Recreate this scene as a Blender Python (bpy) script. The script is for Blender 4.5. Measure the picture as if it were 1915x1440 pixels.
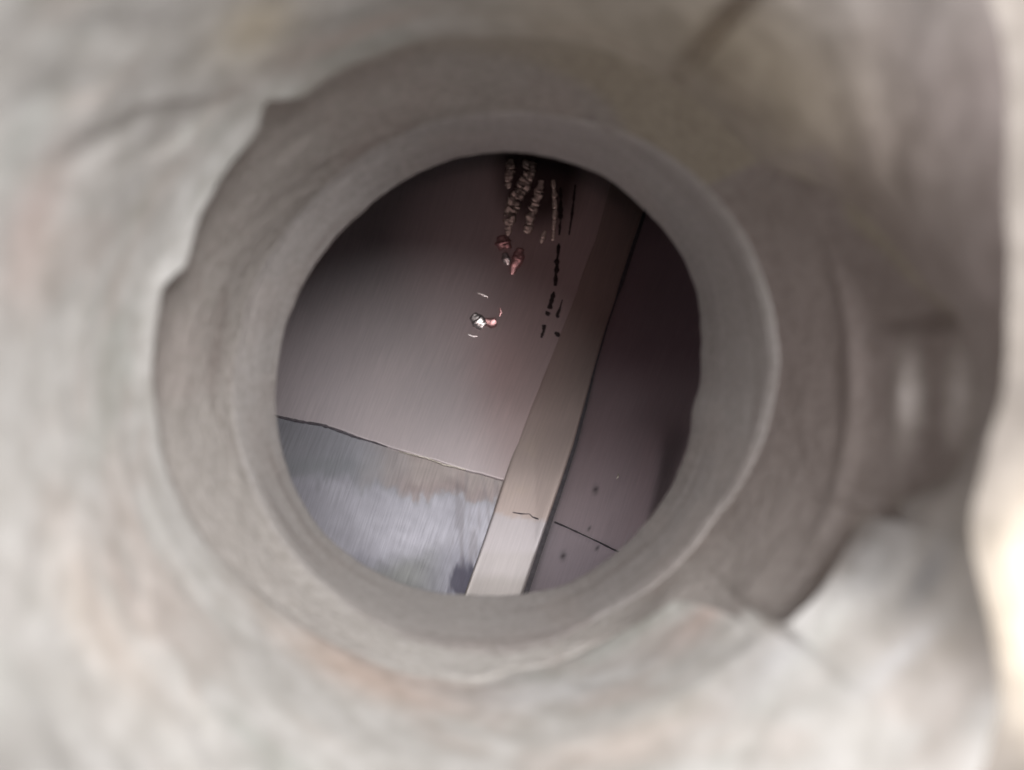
import bpy, math
import numpy as np
from mathutils import Vector

S = bpy.context.scene
for o in list(bpy.data.objects):
    bpy.data.objects.remove(o)

# ---------------------------------------------------------------- camera
F = 1400.0                      # focal length in photo pixels (1915 wide)
CX, CY = 957.5, 720.0
cam_d = bpy.data.cameras.new('camera')
cam = bpy.data.objects.new('camera', cam_d)
S.collection.objects.link(cam)
cam.location = (0, 0, 0)
cam.rotation_euler = (math.radians(90), 0, 0)
cam_d.sensor_width = 36.0
cam_d.lens = 36.0 * F / 1915.0
cam_d.clip_start = 0.005
cam_d.clip_end = 50
cam_d.dof.use_dof = True
cam_d.dof.focus_distance = 0.54
cam_d.dof.aperture_fstop = 5.0
S.camera = cam

# ---------------------------------------------------------------- world and lamps
W = bpy.data.worlds.new('World')
S.world = W
W.use_nodes = True
bg = W.node_tree.nodes['Background']
bg.inputs[0].default_value = (0.84, 0.765, 0.785, 1)
bg.inputs[1].default_value = 0.22

def lamp(name, kind, loc, target, power, color, size=0.1, **kw):
    d = bpy.data.lights.new(name, kind)
    d.energy = power
    d.color = color
    if kind == 'AREA':
        d.shape = 'DISK'
        d.size = size
    else:
        d.shadow_soft_size = size
    for k, v in kw.items():
        setattr(d, k, v)
    o = bpy.data.objects.new(name, d)
    S.collection.objects.link(o)
    o.location = loc
    o.rotation_euler = (Vector(target) - Vector(loc)).to_track_quat('-Z', 'Y').to_euler()
    return o

# daylight falling into the mouth of the hole from over the right shoulder
lamp('daylight', 'AREA', (0.125, -0.36, 0.165), (-0.03, 0.3, -0.01), 7.6, (1.0, 0.98, 0.965), 0.31)
# the phone's own small warm torch, close above the lens
lamp('phone_torch', 'SPOT', (0.004, -0.004, 0.008), (0.004, 0.62, 0.100), 0.95, (1.0, 0.68, 0.66), 0.006,
     spot_size=math.radians(22), spot_blend=1.0)
# added low spot that brightens the outer face at the right
lamp('side_light', 'SPOT', (0.34, -0.30, -0.02), (0.1055, 0.133, -0.040), 50.0, (1.0, 0.93, 0.76), 0.012,
     spot_size=math.radians(6.6), spot_blend=0.9)

S.view_settings.view_transform = 'Standard'
S.view_settings.look = 'None'
S.view_settings.exposure = 0.0
S.view_settings.gamma = 1.0
S.view_settings.use_curve_mapping = False
S.render.engine = 'CYCLES'
S.cycles.max_bounces = 10
S.cycles.diffuse_bounces = 8
S.cycles.sample_clamp_indirect = 4

# ---------------------------------------------------------------- helpers
def vnoise(p, seed=0):
    """smooth value noise, p (...,3) -> 0..1"""
    i = np.floor(p).astype(np.int64)
    f = p - i
    f = f * f * (3 - 2 * f)
    out = 0
    for dx in (0, 1):
        for dy in (0, 1):
            for dz in (0, 1):
                n = (i[..., 0] + dx) * 73856093 ^ (i[..., 1] + dy) * 19349663 ^ (i[..., 2] + dz) * 83492791 ^ (seed * 2654435)
                n = (n ^ (n >> 13)) * 1274126177
                h = ((n ^ (n >> 16)) & 0xFFFF) / 65535.0
                w = (f[..., 0] if dx else 1 - f[..., 0]) * (f[..., 1] if dy else 1 - f[..., 1]) * (f[..., 2] if dz else 1 - f[..., 2])
                out = out + h * w
    return out

def fbm(p, seed=0, oct=3):
    a, s, t = 1.0, 0, 0
    for k in range(oct):
        s = s + a * vnoise(p * 2 ** k + 17.3 * k, seed + k)
        t += a
        a *= 0.55
    return s / t

def smooth(a, b, x):
    t = np.clip((x - a) / (b - a), 0, 1)
    return t * t * (3 - 2 * t)

def link(name, me, mat, parent=None, label=None):
    o = bpy.data.objects.new(name, me)
    S.collection.objects.link(o)
    if mat:
        me.materials.append(mat)
    if parent:
        o.parent = parent
    if label:
        o['label'] = label
    return o

def grid(name, P, mat, parent=None, label=None, col=None, uv=None, wrap=False, flip=False, shade=True):
    """P (n,m,3): a sheet of quads; wrap joins the last column to the first"""
    n, m = P.shape[:2]
    idx = np.arange(n * m).reshape(n, m)
    if wrap:
        nx = np.roll(idx, -1, axis=1)
        q = np.stack([idx[:-1], nx[:-1], nx[1:], idx[1:]], -1).reshape(-1, 4)
    else:
        q = np.stack([idx[:-1, :-1], idx[:-1, 1:], idx[1:, 1:], idx[1:, :-1]], -1).reshape(-1, 4)
    if flip:
        q = q[:, ::-1]
    me = bpy.data.meshes.new(name)
    me.vertices.add(n * m)
    me.vertices.foreach_set('co', P.reshape(-1).astype(np.float32))
    me.loops.add(q.size)
    me.loops.foreach_set('vertex_index', q.reshape(-1).astype(np.int32))
    me.polygons.add(len(q))
    me.polygons.foreach_set('loop_start', np.arange(0, q.size, 4, dtype=np.int32))
    me.polygons.foreach_set('loop_total', np.full(len(q), 4, dtype=np.int32))
    me.update(calc_edges=True)
    if shade:
        me.shade_smooth()
    if col is not None:
        a = me.color_attributes.new('Tint', 'FLOAT_COLOR', 'POINT')
        c = np.ones((n * m, 4), np.float32)
        c[:, :3] = col.reshape(-1, 3)
        a.data.foreach_set('color', c.reshape(-1))
    if uv is not None:
        l = me.uv_layers.new(name='UVMap')
        l.data.foreach_set('uv', uv.reshape(-1, 2)[q.reshape(-1)].astype(np.float32).reshape(-1))
    return link(name, me, mat, parent, label)

class N:
    """tiny node helper"""
    def __init__(s, name):
        s.m = bpy.data.materials.new(name)
        s.m.use_nodes = True
        s.t = s.m.node_tree
        s.b = s.t.nodes['Principled BSDF']
    def n(s, kind, **kw):
        x = s.t.nodes.new(kind)
        for k, v in kw.items():
            if isinstance(k, str) and hasattr(x, k):
                setattr(x, k, v)
        return x
    def l(s, a, b):
        s.t.links.new(a, b)

# ---------------------------------------------------------------- materials
def mat_plaster(name, rough, bump, scale):
    k = N(name)
    a = k.n('ShaderNodeAttribute', attribute_name='Tint')
    tc = k.n('ShaderNodeTexCoord')
    no = k.n('ShaderNodeTexNoise')
    no.inputs['Scale'].default_value = scale
    no.inputs['Detail'].default_value = 6
    k.l(tc.outputs['Object'], no.inputs['Vector'])
    mx = k.n('ShaderNodeMix', data_type='RGBA', blend_type='MULTIPLY')
    rp = k.n('ShaderNodeValToRGB')
    rp.color_ramp.elements[0].position = 0.3
    rp.color_ramp.elements[0].color = (0.78, 0.77, 0.75, 1)
    rp.color_ramp.elements[1].position = 0.65
    rp.color_ramp.elements[1].color = (1, 1, 1, 1)
    k.l(no.outputs[0], rp.inputs[0])
    mx.inputs[0].default_value = 1
    k.l(a.outputs['Color'], mx.inputs[6])
    k.l(rp.outputs[0], mx.inputs[7])
    k.l(mx.outputs[2], k.b.inputs['Base Color'])
    k.b.inputs['Roughness'].default_value = rough
    bp = k.n('ShaderNodeBump')
    bp.inputs['Strength'].default_value = bump
    bp.inputs['Distance'].default_value = 0.002
    k.l(no.outputs[0], bp.inputs['Height'])
    k.l(bp.outputs[0], k.b.inputs['Normal'])
    return k.m

M_render = mat_plaster('lime_render', 0.75, 0.15, 140)
M_core = mat_plaster('grey_mortar', 0.85, 0.5, 330)
M_sleeve = mat_plaster('cement_sleeve', 0.6, 0.25, 420)

def mat_metal(name, c1, c2, metallic, rough, grain=1.0, stains=False, aniso=0.0):
    """brushed sheet: the grain runs along V of the sheet's own UV"""
    k = N(name)
    uv = k.n('ShaderNodeTexCoord')
    mp = k.n('ShaderNodeMapping')
    mp.inputs['Scale'].default_value = (620, 26, 1)
    k.l(uv.outputs['UV'], mp.inputs['Vector'])
    no = k.n('ShaderNodeTexNoise')
    no.inputs['Scale'].default_value = 1
    no.inputs['Detail'].default_value = 4
    no.inputs['Roughness'].default_value = 0.65
    k.l(mp.outputs[0], no.inputs['Vector'])
    # patchy tarnish
    n2 = k.n('ShaderNodeTexNoise')
    n2.inputs['Scale'].default_value = 9
    n2.inputs['Detail'].default_value = 5
    k.l(uv.outputs['UV'], n2.inputs['Vector'])
    at = k.n('ShaderNodeAttribute', attribute_name='Tint')
    rp = k.n('ShaderNodeValToRGB')
    rp.color_ramp.elements[0].position = 0.3
    rp.color_ramp.elements[0].color = (*c1, 1)
    rp.color_ramp.elements[1].position = 0.7
    rp.color_ramp.elements[1].color = (*c2, 1)
    k.l(n2.outputs[0], rp.inputs[0])
    mx = k.n('ShaderNodeMix', data_type='RGBA', blend_type='MULTIPLY')
    mx.inputs[0].default_value = 1
    k.l(rp.outputs[0], mx.inputs[6])
    k.l(at.outputs['Color'], mx.inputs[7])
    g = k.n('ShaderNodeMapRange')
    g.inputs[1].default_value = 0.3
    g.inputs[2].default_value = 0.7
    g.inputs[3].default_value = 1 - 0.16 * grain
    g.inputs[4].default_value = 1 + 0.12 * grain
    k.l(no.outputs[0], g.inputs[0])
    m2 = k.n('ShaderNodeMix', data_type='RGBA', blend_type='MULTIPLY')
    m2.inputs[0].default_value = 1
    k.l(mx.outputs[2], m2.inputs[6])
    k.l(g.outputs[0], m2.inputs[7])
    k.l(m2.outputs[2], k.b.inputs['Base Color'])
    k.b.inputs['Metallic'].default_value = metallic
    k.b.inputs['Roughness'].default_value = rough
    bp = k.n('ShaderNodeBump')
    bp.inputs['Strength'].default_value = 0.25 * grain
    bp.inputs['Distance'].default_value = 0.0006
    k.l(no.outputs[0], bp.inputs['Height'])
    k.l(bp.outputs[0], k.b.inputs['Normal'])
    return k.m

M_sheet = mat_metal('brushed_steel', (0.74, 0.66, 0.68), (0.88, 0.77, 0.785), 0.15, 0.38, 0.5)
M_lower = mat_metal('brushed_steel_lower', (0.56, 0.56, 0.60), (0.70, 0.70, 0.74), 0.4, 0.5, 1.0)
M_strip = mat_metal('dull_steel_strip', (0.60, 0.54, 0.51), (0.70, 0.63, 0.60), 0.3, 0.4, 0.5)
M_side = mat_metal('dark_side_steel', (0.52, 0.44, 0.475), (0.62, 0.53, 0.57), 0.3, 0.55, 0.4)

def plain(name, c, rough=0.5, metallic=0.0, coat=0.0, sc=300, amt=0.35, bump=0.6):
    k = N(name)
    tc = k.n('ShaderNodeTexCoord')
    no = k.n('ShaderNodeTexNoise')
    no.inputs['Scale'].default_value = sc
    no.inputs['Detail'].default_value = 4
    k.l(tc.outputs['Object'], no.inputs['Vector'])
    rp = k.n('ShaderNodeValToRGB')
    rp.color_ramp.elements[0].position = 0.35
    rp.color_ramp.elements[0].color = (*[v * (1 - amt) for v in c], 1)
    rp.color_ramp.elements[1].position = 0.65
    rp.color_ramp.elements[1].color = (*c, 1)
    k.l(no.outputs[0], rp.inputs[0])
    k.l(rp.outputs[0], k.b.inputs['Base Color'])
    k.b.inputs['Roughness'].default_value = rough
    k.b.inputs['Metallic'].default_value = metallic
    k.b.inputs['Coat Weight'].default_value = coat
    k.b.inputs['Coat Roughness'].default_value = 0.08
    bp = k.n('ShaderNodeBump')
    bp.inputs['Strength'].default_value = bump
    bp.inputs['Distance'].default_value = 0.0008
    k.l(no.outputs[0], bp.inputs['Height'])
    k.l(bp.outputs[0], k.b.inputs['Normal'])
    return k.m

M_dark = plain('soot_black', (0.012, 0.009, 0.010), 0.7)
M_casing = plain('sooty_casing', (0.05, 0.04, 0.042), 0.7)
M_glint_beige = plain('beige_glint', (0.95, 0.84, 0.76), 0.46, 0.85, 0.0, 420, 0.3, 0.10)  # pale metals for the reflections and glints modelled on the sheet
M_pink = plain('pink_glint', (0.95, 0.58, 0.58), 0.34, 0.85, 0.0, 500, 0.2, 0.08)
M_glint_white = plain('white_glint', (0.97, 0.93, 0.92), 0.30, 0.95, 0.0, 700, 0.1, 0.03)
M_tar = plain('black_tar', (0.05, 0.032, 0.034), 0.6)
M_pale_metal = plain('pale_metal', (0.85, 0.78, 0.68), 0.3, 0.5, 0, 500, 0.2)
M_seam_grey = plain('seam_grey', (0.16, 0.14, 0.16), 0.6)

# ================================================================ THE BORED WALL
HX, HY = 913.0, 697.0           # where the axis of the hole meets the view
NT = 1440
TH = np.linspace(0, 2 * math.pi, NT, endpoint=False)
CT, ST = np.cos(TH), np.sin(TH)

def polar(pts):
    a = []
    for x, y in pts:
        a.append((math.atan2(HY - y, x - HX) % (2 * math.pi), math.hypot(x - HX, HY - y)))
    a.sort()
    an = np.array([q[0] for q in a]); r = np.array([q[1] for q in a])
    an = np.concatenate([an - 2 * math.pi, an, an + 2 * math.pi]); r = np.tile(r, 3)
    return np.interp(TH, an, r)

def ringnoise(freq, seed, oct=3, z=0.0):
    return fbm(np.stack([CT * freq, ST * freq, np.full(NT, z)], -1) + 50, seed, oct) * 2 - 1

# inner end of the sleeve as seen from the camera
r0 = polar([(1310, 660), (1306, 560), (1270, 470), (1205, 392), (1125, 327), (1030, 295), (950, 284), (850, 297), (760, 335),
            (680, 395), (600, 480), (545, 580), (520, 680), (518, 780), (545, 900), (600, 990), (670, 1050), (730, 1083),
            (790, 1103), (870, 1112), (920, 1114), (990, 1108), (1060, 1092), (1130, 1050), (1200, 985), (1260, 900), (1292, 810),
            (1293, 770), (1300, 745), (1309, 720)])
r0 = r0 + 1.6 * ringnoise(9, 3) + 1.2 * ringnoise(30, 5)
r1 = polar([(1440, 680), (1425, 570), (1380, 450), (1310, 360), (1200, 275), (1060, 232), (930, 222), (800, 240), (680, 300), (580, 390), (500, 500),
            (455, 620), (440, 740), (465, 870), (530, 1000), (630, 1110), (760, 1185), (900, 1215), (1020, 1200), (1130, 1140),
            (1230, 1075), (1330, 960), (1400, 850)]) + 6 * ringnoise(3, 8)
rA = polar([(1835, 640), (1700, 520), (1590, 410), (1545, 275), (1440, 290), (1330, 345), (1240, 335), (1190, 262), (1110, 165),
            (1000, 118), (860, 90), (740, 108), (625, 155), (572, 196), (505, 198), (492, 255), (430, 330), (385, 405), (360, 500),
            (316, 537), (302, 620), (300, 760), (330, 900), (400, 1020), (500, 1115), (640, 1205), (780, 1265), (900, 1275),
            (1000, 1240), (1100, 1180), (1190, 1104), (1290, 1120), (1345, 1100), (1400, 1155), (1455, 1165), (1530, 1085), (1596, 955),
            (1640, 938), (1715, 975), (1790, 880), (1835, 760)]) + 7 * ringnoise(12, 12, 4)
rA = np.convolve(np.concatenate([rA[-8:], rA, rA[:8]]), np.ones(9) / 9, 'same')[8:-8]

def bump_at(c, w):             # smooth window in angle (degrees)
    d = (np.degrees(TH) - c + 180) % 360 - 180
    return np.exp(-(d / w) ** 2)

R0 = 0.0860                                        # sleeve bore
D_END = f0 = F * R0 / r0                           # depth of its far end varies: use ellipse radius at one depth instead
D_END = np.full(NT, 0.300)
Rin = r0 * D_END / F
right = np.clip(bump_at(5, 48), 0, 1)
Rmid = 0.0905 + 0.010 * right + 0.001 * bump_at(150, 60)
D1 = F * (0.0885) / r1
D1 = np.minimum(D1, 0.285)
low = bump_at(265, 38)
fuzzy = np.clip(bump_at(25, 32) + bump_at(60, 36), 0, 1)
rT = rA.copy()                                     # traced outline, used for the colour change
k_ = np.hanning(181); k_ /= k_.sum()
rS = np.convolve(np.concatenate([rA[-90:], rA, rA[:90]]), k_, 'same')[90:-90]
rA = np.maximum(rA * (1 - fuzzy) + np.maximum(rS, 640) * fuzzy, r1 + 45)
stepA = 0.0020 * (1 - low) * (1 - fuzzy) + 0.0045 * bump_at(155, 45) + 0.006 * bump_at(-38, 20) 
Rout = Rmid - stepA
DA = F * Rout / rA
k_ = np.clip((rA - r1 - 30) / 110, 0.05, 1)
Rmid = 0.0888 + (Rmid - 0.0888) * k_
Rout = Rmid - stepA
DA = F * Rout / rA
# mouth (the outer face slopes away to the right)
rM_old = np.where(np.abs((TH + math.pi) % (2 * math.pi) - math.pi) < 1.0,
              (1868 - HX) / np.maximum(CT, 0.3), 1600)
rM = np.where(np.abs((TH + math.pi) % (2 * math.pi) - math.pi) < 1.0, polar([(1872, 0), (1872, -300), (1872, 300), (1870, 560), (1862, 650), (1840, 760), (1808, 880), (1800, 980), (1815, 1080), (1850, 1200), (1885, 1400), (1900, 1700), (-700, 700), (900, -900), (900, 2300)]), 1600) + 5 * ringnoise(8, 77, 3)
xm = 0.086 * CT
DM = 0.1275 - 0.28 * (0.078 - xm) + 0.0012 * ringnoise(6, 31)
Rm = np.clip(np.where(CT > 0.4, rM * DM / F, 0.092), 0.082, 0.106)
Rm = np.convolve(np.concatenate([Rm[-60:], Rm, Rm[:60]]), np.ones(61) / 61, 'same')[60:-60]
DA = np.maximum(DA, DM + 0.010)

AX = (HX - CX) / F              # the hole's axis leans like this line of sight
AZ = (CY - HY) / F

def place(R, D):
    """(n,NT) radii and depths -> points; the axis is nearly the line of sight through the hole's centre"""
    return np.stack([AX * D + R * CT, D, AZ * D + R * ST], -1)

def streak(R, D, a, b, seed, oct=4, twist=0.0):
    t = TH[None, :] + twist * D * 12
    return fbm(np.stack([np.cos(t) * a + 0 * D, np.sin(t) * a + 0 * D, D * b], -1) + 90, seed, oct) * 2 - 1

def rough_tube(Ra, Rb, Da, Db, n, amp, a, b, seed, fade=True, twist=0.0):
    s = np.linspace(0, 1, n)[:, None]
    D = Da * (Db / Da) ** s
    R = Ra + (Rb - Ra) * s
    e = np.minimum(s, 1 - s) * 8
    e = np.clip(e, 0, 1) if fade else 1
    R = R + e * amp * (streak(R, D, a, b, seed, 3, twist) + 0.16 * streak(R, D, a * 4, b * 2.0, seed + 9, 2, twist))
    return R, D

def mixc(base, parts):
    c = np.array(base)[None, None, :] * np.ones(parts[0][0].shape + (1,))
    for w, t in parts:
        w = np.clip(w, 0, 1)[..., None]
        c = c * (1 - w) + np.array(t) * w
    return c

def blot(R, D, cx, cy, ln, wd, rot=None):
    """an oval stain on the bore, placed where the photograph's spot (cx, cy) lies; long way round the bore"""
    a0 = math.atan2(HY - cy, cx - HX)
    rr = math.hypot(cx - HX, cy - HY)
    r = R * F / D
    da = ((TH[None, :] - a0 + math.pi) % (2 * math.pi) - math.pi) * rr
    dr = (r - rr)
    k = 0.0 if rot is None else rot
    u = da * math.cos(k) + dr * math.sin(k)
    v = -da * math.sin(k) + dr * math.cos(k)
    return np.exp(-(u / ln) ** 2 - (v / wd) ** 2)

wall = bpy.data.objects.new('bored_wall', None)
S.collection.objects.link(wall)
wall.location = (0, 0, 0)
wall['label'] = 'rough off-white rendered wall around the round hole, chipped and blotchy in layers'
wall['category'] = 'wall'

# --- sleeve: smooth pale ring around the opening
nS = 70
R, D = rough_tube(Rin, R0 + 0.0022 + 0 * Rin, D_END, D1, nS, 0.00035, 2.0, 40, 21)
lipP = place((Rin + 0.0055)[None, :], (D_END + 0.0)[None, :])
lipQ = place((Rin + 0.0006)[None, :], (D_END - 0.000)[None, :])
P = place(R, D)
c = mixc((0.44, 0.41, 0.405), [
    (bump_at(220, 65)[None, :] * 0.7 + 0 * R, (0.56, 0.535, 0.52)),  # lit lower left of the ring painted lighter
    (smooth(0.0, 0.5, streak(R, D, 1.3, 70, 41)) * 0.5, (0.47, 0.45, 0.44)),
    (smooth(0.1, 0.5, streak(R, D, 1.5, 190, 43)) * 0.7, (0.34, 0.30, 0.29)),
    (smooth(0.1, 0.5, streak(R, D, 1.2, 240, 46)) * 0.45, (0.57, 0.545, 0.54)),
    (smooth(0.1, 0.5, streak(R, D, 3.0, 25, 44)) * 0.4, (0.49, 0.44, 0.42))])
# end face of the sleeve toward the camera
s = np.linspace(0, 1, 10)[:, None]
Rm0 = 0.0886 + 0.0015 * right
Rf = (R[-1])[None, :] + s * (Rm0 - R[-1])[None, :]
Df = D[-1][None, :] - 0.004 * np.sin(s * math.pi / 2) + 0.0006 * streak(Rf, Rf * 0 + D[-1], 6, 1, 55)
allR = np.concatenate([R, Rf[1:]]); allD = np.concatenate([D, Df[1:]])
# far lip turns outward behind the wall
allR = np.concatenate([(Rin + 0.0065)[None, :], (Rin + 0.0012)[None, :], allR])
allD = np.concatenate([(D_END + 0.003)[None, :], (D_END + 0.0022)[None, :], allD])
c = np.concatenate([c[:1], c[:1], c, np.repeat(c[-1:], 9, 0)])
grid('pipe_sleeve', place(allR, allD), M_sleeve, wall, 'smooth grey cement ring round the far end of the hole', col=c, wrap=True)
D_sl = allD[-1]

# --- middle: grey mortar, broken back on the right
nM = 190
R, D = rough_tube(Rm0, Rmid, D_sl, DA, nM, 0.0011, 2.2, 34, 61, twist=0.25)
ridge = blot(R, D, 1600, 620, 330, 16)
R = R - 0.0022 * ridge - 0.0025 * blot(R, D, 1700, 740, 75, 26) - 0.002 * blot(R, D, 1790, 740, 75, 22)
R = R + 0.0035 * blot(R, D, 1750, 585, 26, 110)
c = mixc((0.45, 0.415, 0.395), [
    (bump_at(215, 55)[None, :] * 0.5 + 0 * R, (0.56, 0.53, 0.505)),  # lit lower left painted lighter here too
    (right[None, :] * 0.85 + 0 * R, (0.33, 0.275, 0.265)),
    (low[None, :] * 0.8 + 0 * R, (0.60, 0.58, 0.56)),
    (smooth(0.0, 0.5, streak(R, D, 2.0, 30, 71)) * 0.5, (0.47, 0.44, 0.42)),
    (smooth(0.1, 0.5, streak(R, D, 2.2, 45, 72)) * 0.6, (0.33, 0.28, 0.26)),
    (smooth(0.15, 0.5, streak(R, D, 4.0, 18, 73)) * 0.4, (0.46, 0.40, 0.38)),
    (fuzzy[None, :] * smooth(-22, 16, R * F / D - rT[None, :]) * 0.95, (0.44, 0.39, 0.32)),
    (blot(R, D, 1700, 740, 85, 26) * 0.9, (0.78, 0.73, 0.71)),
    (blot(R, D, 1795, 740, 80, 26) * 0.95, (0.78, 0.73, 0.71)),
    (blot(R, D, 1105, 230, 12, 12) * 0.6, (0.16, 0.14, 0.14)),
])
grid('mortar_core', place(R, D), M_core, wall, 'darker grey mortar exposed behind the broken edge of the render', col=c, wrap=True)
R_mid_end = R[-1]

# --- outer: chipped render, from the broken edge to the mouth
n1, n2_ = 16, 300
def Rbase(D):
    w = np.clip((0.175 - D) / (0.175 - DM), 0, 1) ** 1.5
    return 0.0878 + (Rm - 0.0878) * w
def coat_tube(n, amp, a, b, seed, twist):
    s = np.linspace(0, 1, n)[:, None]
    D = Df[-1] * (DM / Df[-1]) ** s
    R = Rbase(D) + (Rout - Rbase(Df[-1])) * np.exp(-(Df[-1] - D) / 0.012)
    e = np.clip(np.minimum(s, 1 - s) * 8, 0, 1)
    return R + e * amp * (streak(R, D, a, b, seed, 3, twist) + 0.16 * streak(R, D, a * 4, b * 2, seed + 9, 2, twist)), D
s = np.linspace(0, 1, n1)[:, None]
Rf = R_mid_end + (Rout - R_mid_end) * s
Df = DA - 0.0035 * (1 - np.cos(s * math.pi / 2)) + 0 * Rf
Df = Df + 0.0006 * streak(Rf, DA[None, :] + 0 * Rf, 10, 60, 81) * np.sin(s * math.pi)
R, D = coat_tube(n2_, 0.0007, 1.3, 38, 91, 0.5)
chip = smooth(0.0, 0.5, streak(R, D, 3.2, 30, 93, 3, 0.5))
e = np.clip(np.linspace(0, 1, n2_)[:, None] * 6, 0, 1)
R = R + 0.0008 * chip * e
crack = blot(R, D, 1335, 70, 22, 110, 0.15) + 0.35 * blot(R, D, 1250, 230, 16, 90, 0.12)
R = R + 0.0045 * crack
allR = np.concatenate([Rf, R[1:]]); allD = np.concatenate([Df, D[1:]])
Rr, Dd = allR, allD
crack = np.concatenate([np.repeat(crack[:1], n1 - 1, 0), crack])
c = mixc((0.57, 0.558, 0.542), [
    (smooth(0.0, 0.45, streak(Rr, Dd, 1.5, 44, 101, 4, 0.5)) * 0.7, (0.65, 0.64, 0.62)),
    (smooth(0.05, 0.45, streak(Rr, Dd, 1.6, 52, 102, 4, 0.5)) * 0.75, (0.53, 0.465, 0.43)),
    (smooth(0.1, 0.45, streak(Rr, Dd, 2.0, 46, 103, 4, 0.5)) * 0.6, (0.46, 0.48, 0.45)),
    (smooth(0.15, 0.5, streak(Rr, Dd, 5.0, 50, 104, 3, 0.5)) * 0.5, (0.50, 0.45, 0.42)),
    (blot(Rr, Dd, 480, 50, 90, 60) * 0.7, (0.66, 0.58, 0.44)),
    (blot(Rr, Dd, 60, 420, 140, 45) * 0.6, (0.74, 0.60, 0.56)),
    (blot(Rr, Dd, 720, 1280, 210, 32) * 0.7, (0.72, 0.55, 0.46)),
    (blot(Rr, Dd, 190, 1190, 180, 50) * 0.5, (0.72, 0.62, 0.55)),
    (blot(Rr, Dd, 50, 250, 110, 40) * 0.5, (0.52, 0.55, 0.53)),
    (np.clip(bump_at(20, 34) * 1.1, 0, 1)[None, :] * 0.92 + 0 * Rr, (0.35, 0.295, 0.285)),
    (blot(Rr, Dd, 1400, 130, 330, 170) * 0.85, (0.40, 0.34, 0.26)),
    (fuzzy[None, :] * smooth(16, -22, Rr * F / Dd - rT[None, :]) * 0.9, (0.37, 0.315, 0.30)),
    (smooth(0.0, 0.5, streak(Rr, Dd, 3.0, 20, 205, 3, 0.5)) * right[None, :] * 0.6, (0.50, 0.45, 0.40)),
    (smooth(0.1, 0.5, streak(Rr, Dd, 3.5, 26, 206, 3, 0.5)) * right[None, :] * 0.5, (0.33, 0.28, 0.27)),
    (blot(Rr, Dd, 1080, 60, 200, 100) * 0.6, (0.62, 0.56, 0.46)),
    (blot(Rr, Dd, 1500, 330, 60, 40) * 0.5, (0.60, 0.54, 0.47)),
    (blot(Rr, Dd, 1330, 1140, 110, 22) * 0.6, (0.66, 0.50, 0.44)),
    (blot(Rr, Dd, 1640, 1050, 100, 70) * 0.8, (0.68, 0.68, 0.69)),
    (blot(Rr, Dd, 1450, 1230, 140, 40) * 0.7, (0.64, 0.64, 0.65)),
    (blot(Rr, Dd, 1680, 1230, 100, 24, 0.25) * 0.8, (0.72, 0.72, 0.74)),
    (blot(Rr, Dd, 1735, 1080, 75, 26, 0.1) * 0.8, (0.40, 0.40, 0.42)),
    (blot(Rr, Dd, 1600, 1215, 90, 20, 0.2) * 0.6, (0.50, 0.48, 0.46)),
    (blot(Rr, Dd, 1000, 1300, 260, 30) * 0.6, (0.66, 0.66, 0.67)),
    (blot(Rr, Dd, 1180, 1390, 160, 40) * 0.6, (0.74, 0.64, 0.58)),
    (blot(Rr, Dd, 330, 470, 150, 34) * 0.6, (0.74, 0.74, 0.73)),
    (blot(Rr, Dd, 420, 270, 150, 26) * 0.6, (0.74, 0.74, 0.73)),
    (np.clip(crack, 0, 1) * 0.6, (0.26, 0.20, 0.15)),
])
grid('render_coat', place(Rr, Dd), M_render, wall, 'chipped off-white render nearest the mouth of the hole', col=c, wrap=True)

# --- outer face round the mouth
s = np.concatenate([np.linspace(0, 0.04, 60), np.geomspace(0.042, 1.2, 30)])[:, None]
Rf = Rr[-1] + s
Pm = place(Rf, DM[None, :] + 0 * Rf)
slope = 0.28
Pm[..., 1] = DM[None, :] + slope * (Pm[..., 0] - Pm[0, :, 0][None, :])
rnd = np.exp(-(s / 0.004))
Pm[..., 1] += 0.0016 * (fbm(Pm * 130 + 40, 7, 4) - 0.5) * np.clip(s / 0.003, 0, 1)
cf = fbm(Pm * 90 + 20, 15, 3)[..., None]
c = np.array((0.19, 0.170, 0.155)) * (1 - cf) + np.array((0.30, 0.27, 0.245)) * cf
grid('outer_face', Pm, M_render, wall, col=c, wrap=True)

# --- inner face of the wall, toward the duct
s = np.geomspace(0.0065, 0.6, 30)[:, None]
Rf = Rin + s
Pb = place(Rf, D_END[None, :] + 0.003 + 0 * Rf)
Pb[..., 1] = D_END[None, :] + 0.003
c = np.full(Pb.shape, 0.30) * np.array((1, 0.93, 0.9))
grid('inner_face', Pb, M_core, wall, col=c, wrap=True)

# ================================================================ THE METAL DUCT BEHIND
duct = bpy.data.objects.new('metal_duct', None)
S.collection.objects.link(duct)
duct.location = (0, 0.68, 0)
duct['label'] = 'brushed steel duct with seams, tar runs and modelled glints, seen through the round hole'
duct['category'] = 'duct'
INV = Vector((0, -0.68, 0))

def child(o):
    o.location = INV
    return o

def interp(pts):
    ys = np.array([p[1] for p in pts], float); xs = np.array([p[0] for p in pts], float)
    i = np.argsort(ys); ys = ys[i]; xs = xs[i]
    def f(y):
        y = np.asarray(y, float)
        v = np.interp(y, ys, xs)
        lo = (xs[1] - xs[0]) / (ys[1] - ys[0]); hi = (xs[-1] - xs[-2]) / (ys[-1] - ys[-2])
        v = np.where(y < ys[0], xs[0] + lo * (y - ys[0]), v)
        return np.where(y > ys[-1], xs[-1] + hi * (y - ys[-1]), v)
    return f

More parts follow.
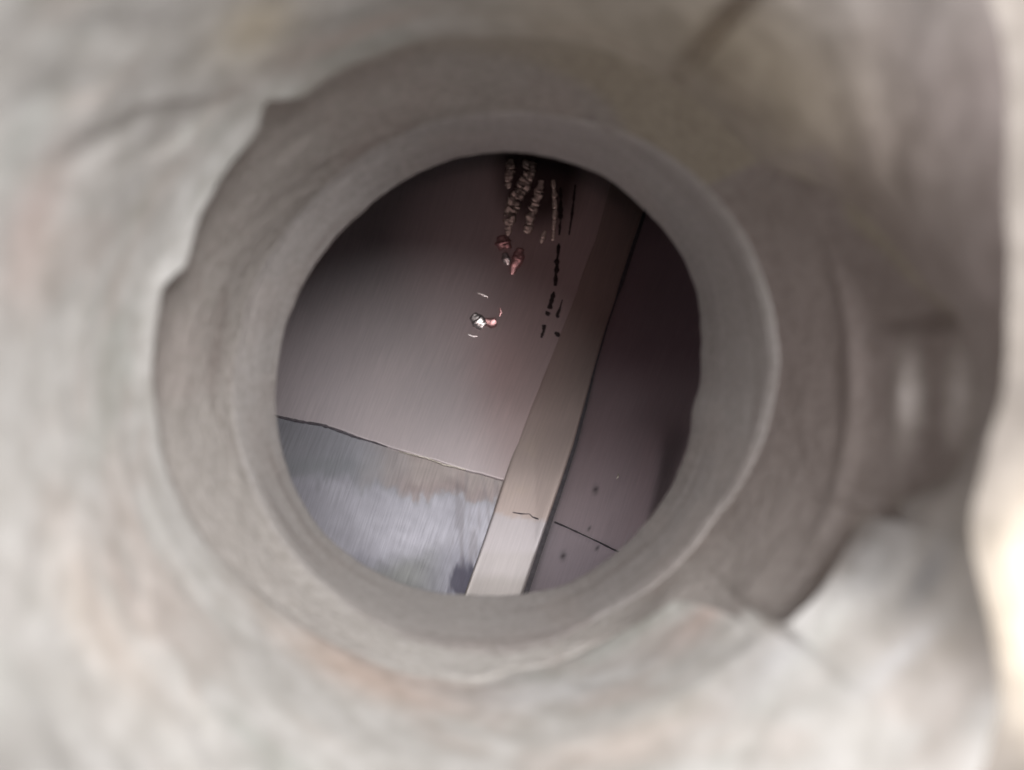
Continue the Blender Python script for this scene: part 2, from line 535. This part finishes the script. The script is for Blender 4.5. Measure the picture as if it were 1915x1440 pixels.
L1 = interp([(862, 1130), (880, 1080), (905, 1010), (930, 935), (957, 850), (996, 750), (1036, 650), (1075, 550), (1113, 450), (1135, 370), (1152, 300)])
L2 = interp([(980, 1120), (1008, 1035), (1030, 970), (1052, 905), (1076, 830), (1096, 755), (1112, 690), (1135, 610), (1162, 530), (1186, 455), (1215, 370), (1240, 290)])
C1 = lambda x: np.interp(x, [200, 520, 560, 600, 640, 700, 760, 810, 870, 960], [715, 780, 790, 795, 806, 828, 848, 861, 880, 905])

def Yb(px, py, off=0.0):
    """depth of the back of the duct along the line of sight of (px, py)"""
    px = np.asarray(px, float); py = np.asarray(py, float)
    s_ = (px - 1000) / 400; t_ = (py - 700) / 400
    y = 0.68 - 0.055 * t_ - 0.055 * np.clip(-s_, 0, 3) ** 2 - 0.012 * np.clip(s_, 0, 3)
    return y + off

def pt(px, py, Y):
    px = np.asarray(px, float); py = np.asarray(py, float)
    return np.stack([(px - CX) / F * Y, Y + 0 * px, (CY - py) / F * Y], -1)

def uvof(px, py):
    # sheet coordinates in metres, V along the duct's grain
    x = (px - L1(py)) / F * 0.65
    return np.stack([x, (CY - py) / F * 0.65 * 1.05], -1)

def wave(py, n):
    return n

# upper sheet on the left
v = np.linspace(-0.03, 1, 260)[:, None]; u = np.linspace(0, 1, 520)[None, :] ** 0.6
x0 = -350.0
px = x0 + (L1(0 * u + 150 + v * 800) + 3 - x0) * u
pyl = C1(np.clip(px, 200, 960)) + 1.2 * (fbm(np.stack([px / 14, px * 0, px * 0], -1) + 5, 3, 3) - 0.5)
py = -150 + (pyl + 150) * v
px = x0 + (L1(py) + 3 - x0) * u
pyl = C1(px) + 3.0 * (fbm(np.stack([px / 22, px * 0, px * 0], -1) + 5, 3, 3) - 0.5)
py = -150 + (pyl + 150) * v
Y = Yb(px, py, -0.0022) + 0.0010 * (fbm(np.stack([px / 120, py / 160, px * 0], -1) + 9, 4, 3) - 0.5)
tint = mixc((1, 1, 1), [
    (np.exp(-((px - 965) / 80) ** 2 - ((py - 700) / 110) ** 2) * 0.6, (0.85, 0.56, 0.53)),  # reddish glow painted into the middle of the sheet
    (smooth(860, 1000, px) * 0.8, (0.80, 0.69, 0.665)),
    (smooth(0.3, 0.8, np.exp(-((px - 1010) / 100) ** 2 - ((py - 320) / 130) ** 2)) * 0.9, (0.10, 0.07, 0.07)),  # shade of the sheet top deepened by painting it dark round the glints
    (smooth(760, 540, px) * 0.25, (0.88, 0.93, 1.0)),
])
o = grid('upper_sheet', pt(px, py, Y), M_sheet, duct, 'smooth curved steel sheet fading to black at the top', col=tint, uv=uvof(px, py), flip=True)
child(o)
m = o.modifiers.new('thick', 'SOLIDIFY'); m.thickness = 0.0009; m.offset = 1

# lower sheet, under the seam
v = np.linspace(0, 1, 420)[:, None]
py0 = C1(np.clip(x0 + (940 - x0) * u, 200, 960)) - 12
py = py0 + (1900 - py0) * v ** 1.4
px = x0 + (L1(py) + 3 - x0) * u
py = np.maximum(py, C1(px) - 12)
Y = Yb(px, py, 0.0) + 0.0016 * (fbm(np.stack([px / 90, py / 60, px * 0], -1) + 3, 14, 3) - 0.5)
n_ = fbm(np.stack([px / 26, py / 40, px * 0], -1) + 33, 6, 4)
edge = 905 + (px - 700) * 0.16 + 64 * (n_ - 0.5) + 22 * (fbm(np.stack([px / 9, px * 0, px * 0], -1) + 3, 9, 2) - 0.5)
brown = smooth(edge + 14, edge - 16, py) * smooth(640, 800, px + 60 * (n_ - 0.5))
blueish = smooth(edge - 4, edge + 24, py)
green = smooth(1000, 1060, py + (px - 800) * -0.35 * -1 + 40 * (n_ - 0.5)) * smooth(860, 760, px)
band = smooth(1010, 1060, py + 50 * (n_ - 0.5) + (px - 780) * 0.10)
tint = mixc((0.79, 0.79, 0.82), [
    (brown * 0.85, (0.86, 0.74, 0.66)),
    (smooth(edge - 46, edge - 8, py) * smooth(edge + 10, edge - 8, py) * smooth(700, 780, px) * 0.5, (0.66, 0.52, 0.50)),
    (blueish * 0.8, (1.02, 1.0, 1.06)),
    (band * 0.9, (0.66, 0.65, 0.71)),
    (smooth(1010, 1080, py) * smooth(780, 860, px) * smooth(0.35, 0.6, fbm(np.stack([px / 9, py / 60, px * 0], -1) + 3, 59, 3)) * 0.6, (0.46, 0.45, 0.51)),
    (smooth(830, 860, px) * smooth(0.4, 0.62, fbm(np.stack([px / 8, py / 60, px * 0], -1) + 3, 69, 3)) * 0.4, (0.50, 0.45, 0.45)),
    (green * 0.8, (0.55, 0.56, 0.50)),
    (smooth(840, 875, py - 0.0 * px) * smooth(905, 870, py) * smooth(760, 600, px) * 0.5, (0.68, 0.72, 0.72)),
    (smooth(0.35, 0.75, np.exp(-((px - 866) / 34) ** 2 - ((py - 1092) / 46) ** 2) + 0.7 * (fbm(np.stack([px / 9, py / 40, px * 0], -1) + 3, 49, 3) - 0.5)) * 0.85, (0.10, 0.09, 0.14)),
])
o = grid('lower_sheet', pt(px, py, Y), M_lower, duct, 'lower steel sheet with a ragged brown deposit line and bluish grey sheen', col=tint, uv=uvof(px, py), flip=True)
child(o)

# flat strip between the two long seams
v = np.linspace(0, 1, 320)[:, None]; u = np.linspace(0, 1, 50)[None, :]
py = -200 + 1900 * v + 0 * u
gw = lambda y: np.interp(y, [300, 400, 530, 560, 680, 760, 900, 1000, 1120], [2, 3.5, 4, 1.5, 1.5, 3, 4.2, 5, 5])
a_, b_ = L1(py), L2(py) - gw(py)
px = a_ + (b_ - a_) * u + 0 * v
Y = Yb(px, py, -0.0024 - 0.0010 * smooth(780, 900, py) - 0.0010 * smooth(600, 500, py)) + 0.0006 * (np.abs(u - 0.5) * 2) ** 20
n_ = fbm(np.stack([px / 30, py / 40, px * 0], -1) + 13, 26, 4)
se = 962 + 10 * (fbm(np.stack([px / 10, px * 0, px * 0], -1) + 3, 29, 3) - 0.5) + (px - 935) * 0.16
tint = mixc((0.78, 0.705, 0.69), [
    (np.exp(-((px - 1010) / 70) ** 2 - ((py - 690) / 100) ** 2) * 0.5, (0.72, 0.50, 0.48)),  # the same reddish glow painted onto the strip
    (smooth(se - 3, se + 5, py) * 0.95, (0.82, 0.84, 0.92)),
    (smooth(1028, 1044, py + 8 * n_) * 0.5, (0.72, 0.735, 0.75)),
    (smooth(1072, 1100, py + 14 * n_) * 0.6, (0.56, 0.56, 0.55)),
    (smooth(0.5, 0.75, n_) * smooth(700, 820, py) * smooth(970, 930, py) * 0.4, (0.84, 0.76, 0.68)),
    (smooth(880, 640, py) * 0.7, (0.80, 0.67, 0.66)),
])
o = grid('cover_strip', pt(px, py, Y), M_strip, duct, 'long narrow steel strip with a pale lower end', col=tint, uv=uvof(px, py), flip=True)
child(o)
m = o.modifiers.new('thick', 'SOLIDIFY'); m.thickness = 0.0003; m.offset = 1

# side panel right of the strip: turns toward the viewer
v = np.linspace(0, 1, 260)[:, None]; u = np.linspace(0, 1, 240)[None, :] ** 1.2
py = -200 + 1900 * v + 0 * u
a_ = L2(py) + gw(py)
wpx = 520.0
px = a_ + wpx * u + 0 * v
dx = px - a_
Yc = Yb(a_, py, -0.001)
rib = 0.0075 * np.exp(-((px - (1235 - (py - 850) * 0.22)) / 26) ** 2) * smooth(770, 850, py)
Y = Yc - 0.30 * (1 - np.exp(-dx / 420)) - rib + 0.0012 * (fbm(np.stack([px / 60, py / 90, px * 0], -1) + 5, 36, 3) - 0.5)
C2 = 975 + (px - 1035) * 0.46
below = smooth(C2 - 2, C2 + 2, py)
Y = Y + 0.0014 * below
sp = lambda x, y, r: np.exp(-((px - x) / r) ** 2 - ((py - y) / (r * 1.3)) ** 2)
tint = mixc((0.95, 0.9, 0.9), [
    (smooth(780, 1000, py) * 0.9, (1.8, 1.85, 1.82)),  # lit lower end of the panel painted in as a lighter tint
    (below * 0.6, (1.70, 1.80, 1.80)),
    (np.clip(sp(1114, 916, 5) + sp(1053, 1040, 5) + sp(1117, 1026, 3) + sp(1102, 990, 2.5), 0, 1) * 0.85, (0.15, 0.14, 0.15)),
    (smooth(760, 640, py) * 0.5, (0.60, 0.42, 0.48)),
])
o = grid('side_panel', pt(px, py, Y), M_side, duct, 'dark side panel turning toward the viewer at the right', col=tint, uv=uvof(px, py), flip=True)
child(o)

# dark gap beside the strip
v = np.linspace(0, 1, 120)[:, None]; u = np.linspace(0, 1, 6)[None, :]
py = -200 + 1900 * v + 0 * u
px = L2(py) - 16 + 36 * u
child(grid('seam_gap', pt(px, py, Yb(px, py, 0.0015)), M_seam_grey, duct, 'dark narrow seam between strip and side panel', flip=True))

SP = lambda x, y: Yb(L2(y), y, -0.001) - 0.30 * (1 - np.exp(-np.maximum(x - L2(y) - gw(y), 0) / 420)) - 0.0012
# casing closing the duct
def box(name, x0, x1, y0, y1, z0, z1, mat, parent):
    vs = [(x, y, z) for x in (x0, x1) for y in (y0, y1) for z in (z0, z1)]
    fs = [(0, 1, 3, 2), (4, 6, 7, 5), (0, 4, 5, 1), (2, 3, 7, 6), (0, 2, 6, 4), (1, 5, 7, 3)]
    me = bpy.data.meshes.new(name); me.from_pydata(vs, [], fs); me.update()
    return link(name, me, mat, parent)
cas = child(box('casing', -0.56, 0.56, 0.3045, 0.95, -0.56, 0.56, M_casing, duct))
# open the casing's front round the hole: remove its front face (y0)
me = cas.data
import bmesh
bm = bmesh.new(); bm.from_mesh(me)
f = min(bm.faces, key=lambda q: q.calc_center_median().y)
bmesh.ops.delete(bm, geom=[f], context='FACES_ONLY')
bm.to_mesh(me); bm.free()

# seam edges, tar runs and reflections built as solids: irregular beads lying on the sheets
def bead(name, pts, mat, label=None, off=-0.0024, flat=0.55, seed=1, lump=0.25, seg=10, step=2.0, parent=duct, surf=None, facing=False):
    """pts: (px, py, half width in px)"""
    P_ = []
    for (x, y, w), (x2, y2, w2) in zip(pts[:-1], pts[1:]):
        n = max(2, int(math.hypot(x2 - x, y2 - y) / step))
        for i in range(n):
            t = i / n
            P_.append((x + (x2 - x) * t, y + (y2 - y) * t, w + (w2 - w) * t))
    P_.append(pts[-1])
    A = np.array(P_, float)
    nz = fbm(np.stack([A[:, 1] / 7, A[:, 0] / 7, np.full(len(A), seed * 3.1)], -1) + 60, seed, 3) - 0.5
    nx = fbm(np.stack([A[:, 1] / 9, np.full(len(A), seed * 1.7), A[:, 0] / 9], -1) + 60, seed + 5, 3) - 0.5
    w = np.maximum(A[:, 2] * (1 + 2 * lump * nz), 0.15)
    w[0] *= 0.3; w[-1] *= 0.3
    x = A[:, 0] + nx * A[:, 2] * 0.8; y = A[:, 1]
    Y0 = Yb(x, y, off) if surf is None else surf(x, y)
    if facing:
        Y0 = np.full(len(x), float(np.mean(Y0)))
    C_ = pt(x, y, Y0)
    T = np.gradient(C_, axis=0); T /= np.linalg.norm(T, axis=1)[:, None] + 1e-9
    V = C_ / np.linalg.norm(C_, axis=1)[:, None]
    U = np.cross(T, V); U /= np.linalg.norm(U, axis=1)[:, None] + 1e-9
    rad = w * Y0 / F
    a = np.linspace(0, 2 * math.pi, seg, endpoint=False)
    G = C_[:, None, :] + rad[:, None, None] * (np.cos(a)[None, :, None] * U[:, None, :] + flat * np.sin(a)[None, :, None] * V[:, None, :])
    return child(grid(name, G, mat, parent, label, wrap=True))

bead('seam_shade', [(430, 762, 2), (520, 779, 2.2), (560, 788, 2.4), (600, 794, 2.2), (625, 802, 2.0), (660, 816, 1.6), (700, 827, 1.4), (725, 836, 0.7)],
     M_seam_grey, 'dark uneven bead standing in for the shadow line along the left of the cross seam', off=-0.0034, seed=2, lump=0.7)  # dark bead in place of the seam's shadow line
bead('seam_lip_glint', [(745, 844, 0.5), (770, 850, 1.2), (800, 857, 1.2), (830, 869, 1.5), (850, 873, 1.1), (872, 879, 1.3)],
     M_pale_metal, 'raised metal edge coloured pale as its highlight along the right of the cross seam', off=-0.0040, seed=3, lump=0.6)  # pale bead in place of the highlight on the seam's lip
bead('strip_crack', [(958, 958, 0.8), (975, 961, 1.4), (990, 961, 0.9), (996, 967, 1.6), (1008, 971, 1.2)],
     M_seam_grey, 'short ragged dark crack across the strip', off=-0.0040, seed=4, lump=0.7)
for i, p in enumerate([
        [(956, 296, 5), (955, 316, 9), (950, 340, 7), (953, 352, 4)],
        [(995, 300, 12), (985, 335, 14), (965, 372, 13), (952, 405, 12), (950, 440, 4)],
        [(1012, 335, 6), (1008, 360, 8), (995, 395, 9), (990, 420, 8), (984, 436, 7)],
        [(1034, 335, 4), (1038, 370, 5), (1037, 410, 4), (1034, 450, 3)],
        [(1020, 430, 3), (1014, 446, 5), (1012, 455, 2)]]):
    # each reflection streak: a modelled chain of short flat scales, joined into one mesh
    bmr = bmesh.new()
    for k in range(len(p) - 1):
        (xa, ya, wa), (xb, yb, wb) = p[k], p[k + 1]
        n = max(1, round((yb - ya) / 17))
        for q in range(n):
            f0_, f1_ = (q + 0.04) / n, (q + 1.02) / n
            g = lambda t: (xa + (xb - xa) * t, ya + (yb - ya) * t, wa + (wb - wa) * t)
            A_, B_, C__ = g(f0_), g((f0_ + f1_) / 2), g(f1_)
            t_ = bead('glint_run', [A_, B_, C__], M_glint_beige, None, off=-0.006, seed=20 + i * 7 + k * 3 + q, lump=0.5, step=1.2, flat=0.13, facing=True)
            bmr.from_mesh(t_.data)
            m_ = t_.data
            bpy.data.objects.remove(t_)
            bpy.data.meshes.remove(m_)
    me = bpy.data.meshes.new('glint_run')
    bmr.to_mesh(me); bmr.free()
    child(link('glint_run', me, M_glint_beige, duct, 'pale scaly streak standing in for a reflection on the dark top of the sheet' if i == 0 else None))
bead('glint_bead', [(936, 440, 8), (940, 452, 14), (944, 466, 10)], M_pink, 'round pinkish bead standing in for a glint', off=-0.008, seed=31, facing=True, step=1.5, flat=0.16)
bead('glint_tail', [(974, 464, 7), (968, 484, 12), (960, 500, 8), (957, 518, 3)], M_pink, off=-0.006, seed=32, facing=True, step=1.5, flat=0.16)
bead('glint_bead', [(943, 472, 4), (946, 484, 8), (951, 496, 4)], M_glint_white, 'tiny bead standing in for a white glint', off=-0.010, seed=33, facing=True, step=1.2, flat=0.16)
bead('glint_bead', [(892, 548, 1), (902, 551, 2.2), (912, 556, 1.2)], M_glint_white, off=-0.004, seed=34, facing=True, step=1.2, flat=0.16)
bead('glint_bead', [(884, 588, 7), (892, 600, 13), (904, 612, 9)], M_glint_white, 'largest white bead standing in for a glint on the sheet', off=-0.006, seed=35, facing=True, step=1.2, flat=0.16)
bead('glint_bead', [(906, 600, 6), (917, 604, 9), (929, 601, 7)], M_pink, off=-0.005, seed=36, facing=True, step=1.2, flat=0.16)
bead('glint_bead', [(874, 625, 1), (884, 629, 1.6), (893, 629, 1)], M_glint_white, off=-0.004, seed=37, facing=True, step=1.2, flat=0.16)
bead('glint_bead', [(935, 575, 1), (937, 585, 2.2), (934, 592, 1)], M_pink, off=-0.004, seed=38, facing=True, step=1.2, flat=0.16)
for i, p in enumerate([
        [(1048, 350, 2), (1049, 400, 3.5), (1046, 440, 2)],
        [(1045, 455, 2.5), (1041, 500, 4), (1038, 535, 3)],
        [(1036, 545, 3), (1032, 562, 4.5), (1027, 578, 4)],
        [(1026, 583, 5), (1022, 590, 3)],
        [(1018, 607, 3), (1016, 620, 4), (1012, 632, 2)],
        [(1076, 345, 2), (1070, 400, 2.5), (1064, 440, 1)],
        [(1052, 560, 1), (1046, 580, 2), (1042, 590, 3.5), (1045, 594, 2)],
        [(1037, 621, 3), (1042, 625, 5.5), (1047, 629, 3)]]):
    bead('tar_run', p, M_tar, 'broken black speckled run hanging beside the pale modelled glints' if i == 0 else None, off=-0.0035, seed=50 + i, lump=0.9, step=1.2, flat=0.25)
bead('metal_fleck', [(1156, 884, 0.5), (1156, 890, 1.3), (1153, 897, 0.6)], M_pale_metal, 'tiny bright fleck on the side panel', seed=60,
     surf=lambda x, y: Yb(L2(y), y, -0.001) - 0.30 * (1 - np.exp(-(x - L2(y) - 4) / 420)) - 0.002)

bead('side_seam', [(1036, 976, 1.8), (1060, 986, 1.4), (1090, 1000, 1.2), (1120, 1014, 1.2), (1150, 1029, 1.6), (1190, 1046, 1.2)],
     M_seam_grey, 'thin dark cross seam on the side panel', seed=71, lump=0.5, surf=SP)
